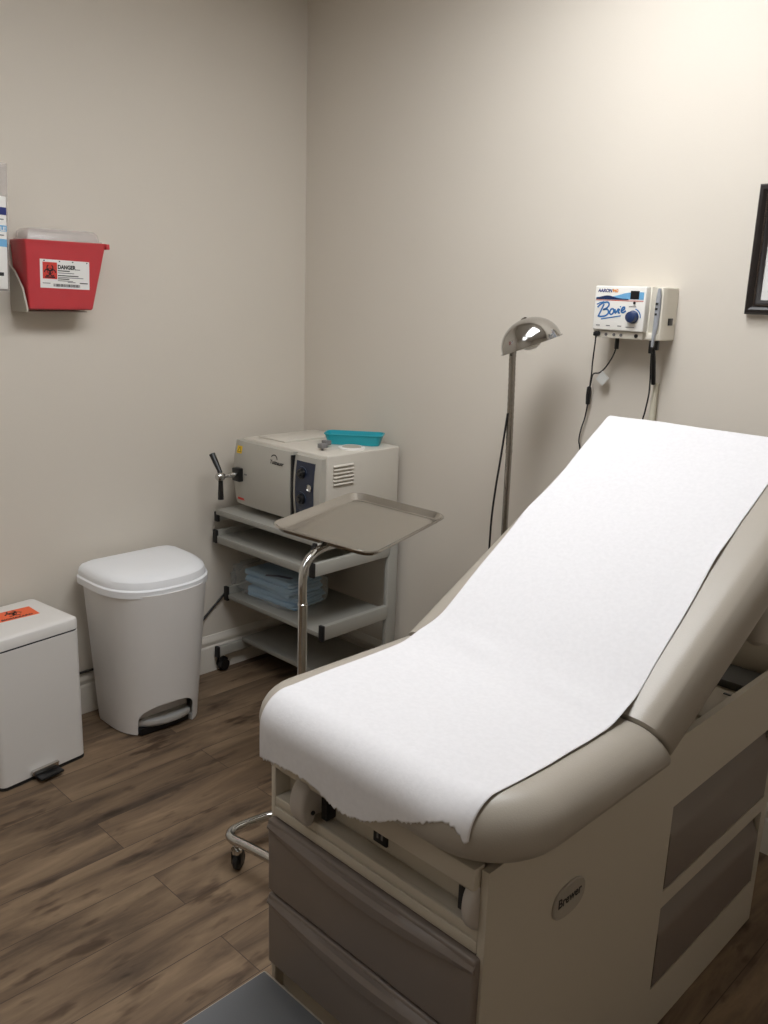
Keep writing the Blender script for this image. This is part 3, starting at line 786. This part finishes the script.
# arched pedal opening cut out of the front
def cutter():
    y0, y1 = WBY-.118, WBY+.082; poly = [(y0, -.02), (y1, -.02)]
    poly += [(y1, .070)]+[(y1-.075+.075*math.cos(a), .070+.044*math.sin(a)) for a in [PI/2*i/8 for i in range(1, 9)]]
    poly += [(y0+.085+.085*math.cos(a), .060+.054*math.sin(a)) for a in [PI/2+PI/2*i/8 for i in range(0, 9)]]
    mb = MB(); mb.loft([[V((.20, y, z_)) for y, z_ in poly], [V((.42, y, z_)) for y, z_ in poly]]); return mb, poly
mb, poly = cutter(); cut = mb.build('cutter', 'white', wb)
md = body.modifiers.new('cut', 'BOOLEAN'); md.object = cut; md.operation = 'DIFFERENCE'; md.solver = 'EXACT'
dg = bpy.context.evaluated_depsgraph_get(); dg.update()
me = bpy.data.meshes.new_from_object(body.evaluated_get(dg)); body.modifiers.clear(); body.data = me
me.set_sharp_from_angle(angle=rad(40)); bpy.data.objects.remove(cut)
# recess wall behind the opening
mb = MB(); rb = [V((.243, y, z_)) for y, z_ in poly]; rf = []
for y, z_ in poly:
    yy = y-WBY; s = max(z_, 0)/BH; w2 = (W0+(W1-W0)*s)/2
    rf.append(V((.285, y, z_)))
mb.loft([[V((.272, y, max(z_, .004))) for y, z_ in poly], [V((.278, y, max(z_, .004))) for y, z_ in poly]])
mb.build('pedal_recess', 'offwhite', wb)
# pedal
mb = MB(); n = 16; rings = []
for i in range(n+1):
    t_ = i/n; y = WBY-.112+.188*t_; dyy = (y-WBY)/(W0/2); xo = WBX+D0*(.36+.64*math.sqrt(max(0, 1-abs(dyy)**2.4)))-.002
    rings.append([V((.279, y, .056)), V((xo-.012, y, .055)), V((xo-.003, y, .051)), V((xo, y, .043)), V((xo-.001, y, .034)), V((xo-.006, y, .029)), V((.279, y, .032))])
mb.loft(rings); mb.build('foot_pedal', 'silver', wb)
MB().box(.2785, .300, WBY-.112, WBY+.074, .004, .028).build('pedal_gap_shade', 'black', wb)  # black block painting in the shade of the open gap below the pedal
# lid
mb = MB(); LW, LD = .396, .330
def lr(w, d, z_, dx=0): return dring(w, d, z_, WBX-.022+dx, WBY)
mb.loft([lr(LW-.014, LD-.007, BH-.010), lr(LW, LD, BH-.008), lr(LW, LD, BH+.014), lr(LW-.006, LD-.003, BH+.017), lr(LW-.010, LD-.006, BH+.019), lr(LW-.012, LD-.008, BH+.030), lr(LW-.020, LD-.014, BH+.042, .002), lr(LW-.040, LD-.032, BH+.052, .005), lr(LW-.075, LD-.065, BH+.058, .012), lr(LW-.16, LD-.14, BH+.0615, .03), lr(LW-.28, LD-.24, BH+.063, .05)])
mb.build('bin_lid', 'white', wb, angle=30)

# ------------------------------------------------------------------ rectangular biohazard step bin
bx = thing('biohazard_step_bin', (.290, -1.154, 0), 'square white metal step bin with orange biohazard sticker on its lid', 'waste bin', rad(7), world=False)
# local: origin at the front corner beside the other bin, -y along the front, -x towards the wall
BW, BD = .292, .262
def br_(z, d=0, r=.022): return [V((x, y, z)) for x, y in rrect(-BD, 0, -BW, 0, r, d, 6)]
MB().loft([br_(.0, .004), br_(.010, .004), br_(.0105, .002), br_(.441, 0), br_(.441, .006)]).build('bin_body', 'wmetal', bx)
MB().loft([br_(-.0005, .001), br_(.009, .001)]).build('base_ring', 'rubber', bx)
MB().loft([br_(.441, .003), br_(.4465, .003)]).build('lid_gasket', 'black', bx)
lid = MB().loft([br_(.4465, .002), br_(.4475, -.001, .023), br_(.472, -.001, .023), br_(.479, .002), br_(.483, .008), br_(.4845, .018), br_(.4852, .05, .03)]).build('bin_lid', 'wmetal', bx, angle=30)
f = Fr((-.150, -.118, .4854), (0.12, 1, 0), (-1, .12, 0))
mb = MB(); rect(mb, f, -.075, .055, -.035, .045, .0005); st = mb.build('biohazard_sticker', 'orange', lid)
mb = MB(); biohazard(mb, f, -.01, .014, .028, .0003, .0005); text_mb(mb, 'BIOHAZARD', .015, f, -.012, -.029, 'CENTER', 0, 1.15, .0005, .0003); mb.build('sticker_symbol', 'ink', st, solid=False)
mb = MB(); mb.box(-.010, .048, -.190, -.112, .012, .020, .003); pd = mb.build('foot_pedal', 'black', bx)
mb = MB(); mb.box(.0005, .010, -.197, -.106, .016, .034, .003); mb.box(.004, .016, -.195, -.108, .030, .036, .002); mb.build('pedal_trim', 'steel', pd)

# ------------------------------------------------------------------ sharps container on the wall
sp = thing('sharps_container', (0.004, -1.035, 1.41), 'red wall-mounted sharps container with clear lid and white danger label', 'sharps container')
def sr(z, d=0):
    s = (z-1.412)/.203
    return [V((x, y, z)) for x, y in rrect(.006, .098+.016*s, -1.163-.006*s, -.958+.046*s, .006, d, 3)]
mb = MB(); mb.loft([sr(1.412, .004), sr(1.416), sr(1.604), sr(1.604, -.0015), sr(1.615, -.0015), sr(1.615, .002), sr(1.50, .003), sr(1.42, .003)]); mb.build('container_body', 'red', sp)
mb = MB(); mb.box(.06, .118, -.914, -.902, 1.598, 1.6145, .002); mb.build('lid_tab', 'red', sp)
def lr2(z, d, xo=0): return [V((x, y, z)) for x, y in rrect(.010, .104+xo, -1.158, -.925, .008, d, 3)]
MB().loft([lr2(1.612, -.004, .006), lr2(1.619, -.004, .006), lr2(1.620, .002), lr2(1.640, .006), lr2(1.648, .014), lr2(1.651, .030), lr2(1.6485, .030), lr2(1.637, .010), lr2(1.6145, .005)]).build('clear_lid', 'clear', sp)
mb = MB(); mb.prism([(.004, 1.405), (.112, 1.405), (.112, 1.418), (.090, 1.475), (.040, 1.525), (.004, 1.545)], -1.1775, -1.172, lambda a, b, c: V((a, c, b)))
mb.box(0, .005, -1.175, -.94, 1.404, 1.60); mb.box(.004, .06, -1.174, -.96, 1.4035, 1.4075); mb.build('wall_bracket', 'bracket', sp)
sl = .016/.203
f = Fr((.0, -1.046, 1.5165), (0, 1, 0), (sl, 0, 1)); f.o = V((.098+.016*(1.5165-1.412)/.203+.0005, -1.046, 1.5165))
f.U = V((0, 1, -.025)).normalized()
mb = MB(); rect(mb, f, -.081, .076, -.041, .043); lb = mb.build('danger_label', 'label', sp)
mb = MB(); rect(mb, f, -.073, -.028, -.014, .035, .0003, .0006); rs_ = mb.build('label_red_square', 'redink', lb)
mb = MB(); biohazard(mb, f, -.0505, .009, .020, .0003, .0009); rect(mb, f, -.066, -.035, -.011, -.007, .0003, .0009); mb.build('biohazard_symbol', 'ink', lb)
mb = MB()
text_mb(mb, 'DANGER', .0165, f, -.026, .017, 'LEFT', 0, .85, .0006, bold=.0007); mb.build('danger_lettering', 'ink', lb, solid=False)
mb = MB()
for v_, a, b in ((.010, -.026, .012), (-.004, -.026, .040), (-.014, -.026, .010), (-.024, .044, .070)):
    rect(mb, f, a, b, v_, v_+.0028, .0003, .0006)
mb.build('label_text', 'ink', lb)
mb = MB(); rng = random.Random(2); u_ = -.040
while u_ < .044:
    w_ = rng.choice((.0012, .002, .003)); rect(mb, f, u_, u_+w_, -.036, -.0275, .0003, .0006); u_ += w_+rng.choice((.001, .0016))
mb.build('bar_code', 'ink', lb)
for u_ in (-.070, -.022, .020, .066):
    mb = MB(); rect(mb, f, u_, u_+.004, .037, .0405, .0003, .0006); mb.build('corner_mark', 'ink', lb)
mb = MB()
for v_, a, b in ((.016, .028, .046), (.004, -.026, .026), (-.009, -.026, .056), (-.019, -.026, .022), (-.028, -.074, -.050), (-.0225, .005, .03)): rect(mb, f, a, b, v_, v_+.0022, .0003, .0006)
mb.build('label_fine_print', 'inkgrey', lb)

# ------------------------------------------------------------------ printed box in holder at the edge of view
gb = thing('supply_box', (.004, -1.33, 1.47), 'white printed box with blue bands in a clear wall holder beside the sharps container', 'box')
GY0, GY1, GX = -1.462, -1.217, .098
gb.rotation_euler = (-.048, 0, 0)
MB().box(.004, GX-.001, GY0+.004, GY1-.004, 1.475, 1.735, .003).build('carton', 'label', gb)
f = Fr((GX-.001, GY1-.004, -.028), (0, 1, 0), (0, 0, 1))
mb = MB(); rect(mb, f, -.24, -.001, 1.711, 1.732, .0005); mb.build('navy_band', 'navy', gb)
mb = MB(); rect(mb, f, -.24, -.001, 1.665, 1.682, .0005); rect(mb, f, -.24, -.001, 1.6225, 1.644, .0005); mb.build('sky_band', 'sky', gb)
mb = MB(); text_mb(mb, 'LE', .016, f, -.004, 1.667, 'RIGHT', 0, 1, .0005); mb.build('band_lettering', 'label', gb, solid=False)
mb = MB(); rect(mb, f, -.10, -.012, 1.540, 1.550, .0005); mb.build('bar_code', 'ink', gb)
mb = MB(); rect(mb, f, -.10, -.009, 1.697, 1.700, .0005); rect(mb, f, -.10, -.009, 1.653, 1.656, .0005); mb.build('small_print', 'inkgrey', gb)
mb = MB(); mb.box(0, .004, GY0, GY1, 1.47, 1.825, .001); mb.box(.003, GX, GY1-.003, GY1, 1.47, 1.825); mb.box(.003, GX, GY0, GY0+.003, 1.47, 1.825); mb.box(.003, GX, GY0, GY1, 1.47, 1.473); mb.box(GX-.0025, GX+.0005, GY0, GY1, 1.735, 1.825); mb.build('clear_holder', 'clear', gb)

# ------------------------------------------------------------------ electrosurgical unit on the back wall
BX0, BX1, BZ0, BZ1 = 1.386, 1.584, 1.392, 1.534
bv = thing('electrosurgical_unit', ((BX0+BX1)/2, -.002, BZ0), 'white wall-mounted electrosurgical unit with navy knob and blue script lettering', 'medical device')
mb = MB()
poly = [(BX0, -.001), (BX0, -.078), (1.546, -.078), (1.549, -.070), (1.553, -.062), (1.572, -.062), (1.576, -.070), (1.5765, -.078), (1.580, -.076), (BX1-.001, -.070), (BX1, -.050), (BX1, -.001)]
zz = [(BZ0, .96), (BZ0+.003, 1), (BZ1-.003, 1), (BZ1, .98)]
mb.loft([[V((1.494+(x-1.494)*s, y*s-.0005, z_)) for x, y in poly] for z_, s in zz]); mb.build('housing', 'bovie', bv, angle=30)
mb = MB(); mb.box(1.546, 1.578, -.0835, -.050, BZ0, BZ0+.020, .004); mb.build('holster_lip', 'bovie', bv)
fp = MB().box(BX0-.002, 1.542, -.102, -.070, 1.413, BZ1, .004, 3).build('front_panel', 'boview', bv)
ps = MB().box(BX0-.006, 1.536, -.090, -.070, BZ0, 1.412, .003).build('port_strip', 'bovie', bv)
f = Fr((BX0, -.1021, 1.413), (1, 0, 0), (0, 0, 1))
mb = MB(); text_mb(mb, 'AARON', .0125, f, .008, .104, 'LEFT', .1, .98); mb.build('model_lettering', 'navy', fp, solid=False)
mb = MB(); text_mb(mb, '940', .0125, f, .052, .104, 'LEFT', .1, .98); mb.build('number_lettering', 'orangeink', fp, solid=False)
# blue wave band
mb = MB(); n = 24; up = []; dn = []
for i in range(n+1):
    s = i/n; u_ = .004+.146*s; up.append((u_, .094+.016*(1/(1+math.exp(-(s-.5)*10)))-.004)); dn.append((u_, .086))
mb.loft([[f(a[0], a[1], 0), f(b[0], b[1], 0), f(b[0], b[1], .0005), f(a[0], a[1], .0005)] for a, b in zip(up, dn)]); mb.build('wave_band', 'sky', fp)
mb = MB(); lo = [(.004+.10*i/12, .086+.008*math.exp(-((i/12-.35)/.28)**2)+.001) for i in range(13)]
mb.loft([[f(a[0], a[1], .0005), f(a[0], .0845, .0005), f(a[0], .0845, .0009), f(a[0], a[1], .0009)] for a in lo]); mb.build('wave_dark_band', 'knobblue', fp)  # printed navy band along the foot of the wave
mb = MB(); rect(mb, f, .003, .150, .0815, .083); mb.build('red_line', 'redink', fp)
mb = MB(); rect(mb, f, .110, .136, .087, .109, .0012); mb.build('display', 'black', fp)
# script lettering
mb = MB(); W_ = .0046
def st_(pts): ribbon(mb, f, [(p.x, p.y) for p in catmull([V((a, b, 0)) for a, b in pts], 5)], W_, .0006)
st_([(.014, .036), (.022, .053), (.030, .071)])
st_([(.010, .062), (.022, .072), (.040, .077), (.046, .070), (.040, .061), (.028, .056)])
st_([(.028, .056), (.042, .057), (.046, .048), (.038, .040), (.024, .037), (.016, .038)])
st_([(.058, .060), (.052, .056), (.050, .047), (.056, .044), (.062, .050), (.062, .057), (.058, .060)])
st_([(.066, .059), (.068, .048), (.077, .061)])
st_([(.080, .060), (.077, .050), (.082, .049)])
st_([(.086, .054), (.095, .060), (.094, .065), (.088, .062), (.086, .054), (.091, .050), (.100, .055)])
W_ = .0032
st_([(.024, .030), (.045, .034), (.085, .041)]); st_([(.007, .070), (.018, .075), (.030, .078)])
rect(mb, f, .0805, .084, .064, .0675)
mb.build('script_lettering', 'blueink', fp, solid=False)
mb = MB()
for u_ in (.016, .048, .084):
    mb = MB(); rect(mb, f, u_-.006, u_+.006, .012, .0145); mb.build('port_lettering', 'inkgrey', fp)
mb = MB(); rect(mb, f, .104, .130, .0105, .0125); mb.build('dial_lettering', 'inkgrey', fp)
mb = MB(); rect(mb, f, .108, .130, .066, .068); mb.build('knob_lettering', 'inkgrey', fp)
mb = MB(); ribbon(mb, f, arc(.123, .0395, .022, -.1, 1.35, 12), .003, .0006); mb.build('dial_arc', 'blueink', fp)
mb = MB(); mb.lathe([(.0175, 0), (.0175, .004), (.0155, .006), (.0145, .018), (.012, .0195), (0, .020)], 28, R90, f(.123, .0395, -.001)); mb.build('power_knob', 'knobblue', fp)
mb = MB(); mb.lathe([(.0035, 0), (.0035, .003), (0, .0035)], 14, R90, f(.124, .077, 0)); mb.build('indicator', 'black', fp)
for x in (1.424, 1.449, 1.471): MB().lathe([(.0042, 0), (.0042, .002), (.002, .0025), (0, .001)], 14, R90, (x, -.090, 1.4015)).build('port_jack', 'inkgrey', ps)
mb = MB(); mb.lathe([(.0052, 0), (.0052, .003), (0, .002)], 14, R90, (1.518, -.090, 1.4015)); mb.build('black_jack', 'black', ps)
mb = MB(); mb.box(BX1-.003, BX1+.003, -.045, -.022, 1.433, 1.452, .001); mb.build('power_switch', 'black', bv)
mb = MB(); mb.tube([(1.398, -.088, 1.402), (1.398, -.102, 1.402)], .0075, 12); mb.box(1.391, 1.405, -.106, -.096, 1.396, 1.407, .002); mb.build('cord_plug', 'black', bv)
# unit cords
c1 = [(1.398, -.100, 1.398), (1.394, -.096, 1.36), (1.376, -.070, 1.315), (1.358, -.040, 1.285), (1.345, -.022, 1.245), (1.340, -.016, 1.20), (1.333, -.014, 1.15), (1.322, -.013, 1.11), (1.318, -.013, 1.075), (1.325, -.013, 1.045), (1.330, -.013, .95), (1.33, -.013, .80)]
c2 = [(1.432, -.040, 1.390), (1.431, -.038, 1.37), (1.420, -.034, 1.340), (1.395, -.026, 1.305), (1.372, -.020, 1.286), (1.350, -.017, 1.280), (1.343, -.015, 1.255), (1.338, -.013, 1.225)]
mb = MB(); mb.tube(c1, .0022, 8, smooth=6); mb.tube(c2, .0022, 8, smooth=6)
cb = mb.build('unit_cord', 'cord', bv)
mb = MB(); mb.lathe([(.003, -.028), (.0065, -.025), (.0075, .0), (.0065, .024), (.003, .027)], 14, None, (1.3385, -.015, 1.215)); mb.build('inline_connector', 'black', cb)
mb = MB(); mb.lathe([(.006, -.016), (.006, .012), (.004, .016)], 12, None, (1.432, -.040, 1.376)); mb.build('cord_grip', 'black', cb)
tm = Matrix.Translation((1.386, -.024, 1.272)) @ Matrix.Rotation(rad(38), 4, 'Y')
mb = MB(); mb.box(-.014, .014, -.001, .0005, -.017, .015, mx=tm); mb.box(-.010, .018, -.006, -.005, -.014, .016, mx=tm); mb.build('white_tag', 'tag', cb)

# handpiece held in the channel of the unit
hp = thing('surgical_handpiece', (1.5635, -.074, 1.395), 'slim grey pencil handpiece with cord, held upright in the holster of the electrosurgical unit', 'handpiece')
mb = MB(); mb.tube([(1.5655, -.0745, 1.530), (1.5665, -.0760, 1.510), (1.5680, -.0790, 1.460), (1.5690, -.0830, 1.425), (1.5690, -.0890, 1.405), (1.5685, -.0900, 1.375)], [.0045, .0070, .0080, .0070, .0050, .0038], 14, smooth=0); mb.build('handle', 'pen', hp)
for z_ in (1.490, 1.476, 1.462): MB().box(1.5640, 1.5705, -.088, -.0825, z_-.003, z_+.003, .001).build('button', 'black', hp)
mb = MB(); mb.tube([(1.5685, -.0900, 1.377), (1.567, -.086, 1.355), (1.560, -.070, 1.325), (1.552, -.05, 1.29), (1.545, -.035, 1.24), (1.535, -.028, 1.19), (1.528, -.026, 1.14), (1.527, -.026, .95)], .0023, 8, smooth=6); mb.build('cord', 'cord', hp)
mb = MB(); mb.box(1.548, 1.560, -.072, -.060, 1.356, 1.3915, .002); mb.box(1.565, 1.575, -.072, -.060, 1.366, 1.3915, .002); mb.tube([(1.5585, -.0655, 1.372), (1.557, -.05, 1.33), (1.553, -.03, 1.27)], .0065, 10); mb.build('connector', 'black', bv)
mb = MB(); mb.tube([(1.553, -.0135, 1.272), (1.550, -.0115, 1.18), (1.547, -.0115, .60)], [.006, .010, .0115], 12)
o = mb.build('cable_cover', 'tube', None, (1.55, -.012, .60)); tag(o, 'beige cable cover tube running down the wall below the electrosurgical unit', 'cable cover')

# ------------------------------------------------------------------ picture frame
FX0, FX1, FZ0, FZ1 = 1.777, 2.035, 1.472, 1.790
pf = thing('picture_frame', ((FX0+FX1)/2, -.002, FZ0), 'black beaded picture frame hung on the wall above the backrest', 'picture frame')
fw_ = .036
prof = [(0, 0), (0, .014), (.004, .020), (.012, .0225), (.017, .020), (.020, .016), (.026, .016), (.030, .014), (.036, .012), (.036, 0)]
mb = MB(); rings = []
for (x, z_, sx, sz) in ((FX0, FZ0, 1, 1), (FX1, FZ0, -1, 1), (FX1, FZ1, -1, -1), (FX0, FZ1, 1, -1)):
    rings.append([V((x+sx*a, -.001-b, z_+sz*a)) for a, b in prof])
mb.loft(rings, closed=True); mb.build('frame', 'frame', pf, angle=30)
mb = MB(); ix0, ix1, iz0, iz1 = FX0+.023, FX1-.023, FZ0+.023, FZ1-.023
def bead(x, z_):
    bm = bmesh.new(); bmesh.ops.create_icosphere(bm, subdivisions=1, radius=.0026); mb.bm_add(bm, Matrix.Translation((x, -.0175, z_)))
z_ = iz0
while z_ <= iz1: bead(ix0, z_); bead(ix1, z_); z_ += .0056
x = ix0+.0056
while x < ix1-.003: bead(x, iz0); bead(x, iz1); x += .0056
mb.build('beading', 'bead', pf)
MB().box(FX0+fw_-.004, FX1-fw_+.004, -.010, -.004, FZ0+fw_-.004, FZ1-fw_+.004).build('mat_board', 'matboard', pf)
MB().box(FX0+fw_+.016, FX1-fw_-.016, -.0108, -.0098, FZ0+fw_+.02, FZ1-fw_-.02).build('print', 'print', pf)

# ------------------------------------------------------------------ power cord along the wall behind the bins
mb = MB(); mb.tube([(.007, -.36, .335), (.007, -.41, .310), (.008, -.465, .268), (.009, -.535, .212), (.011, -.62, .165), (.012, -.75, .158), (.012, -.90, .158), (.012, -1.00, .158), (.012, -1.045, .157), (.014, -1.10, .150), (.022, -1.15, .10), (.03, -1.2, .02)], .0045, 10, smooth=5)
o = mb.build('power_cable', 'cord', None, (.012, -.75, .158)); tag(o, 'black power cable running along the baseboard behind the white bins to the cart', 'cable')

# ------------------------------------------------------------------ camera
cam = bpy.data.cameras.new('camera'); co = bpy.data.objects.new('camera', cam); COL.objects.link(co)
yaw, pit, roll = 0.774032, 0.248594, 0.032739
fwv = V((-math.sin(yaw)*math.cos(pit), math.cos(yaw)*math.cos(pit), -math.sin(pit)))
r = fwv.cross(V((0, 0, 1))).normalized(); u = r.cross(fwv)
r2 = r*math.cos(roll)+u*math.sin(roll); u2 = -r*math.sin(roll)+u*math.cos(roll)
mw = Matrix((r2, u2, -fwv)).transposed().to_4x4(); mw.translation = V((2.74582, -2.31830, 1.50000))
co.matrix_world = mw
cam.sensor_fit = 'VERTICAL'; cam.sensor_height = 24; cam.lens = 870/1024*24; cam.clip_start = .02
sc.camera = co
# ------------------------------------------------------------------ world and view
w = bpy.data.worlds.new('world'); sc.world = w; w.use_nodes = True
w.node_tree.nodes['Background'].inputs[0].default_value = (.9, .95, 1, 1); w.node_tree.nodes['Background'].inputs[1].default_value = 0.0
vs_ = sc.view_settings; vs_.view_transform = 'Standard'; vs_.look = 'None'; vs_.exposure = .1; vs_.gamma = 1.; vs_.use_curve_mapping = False
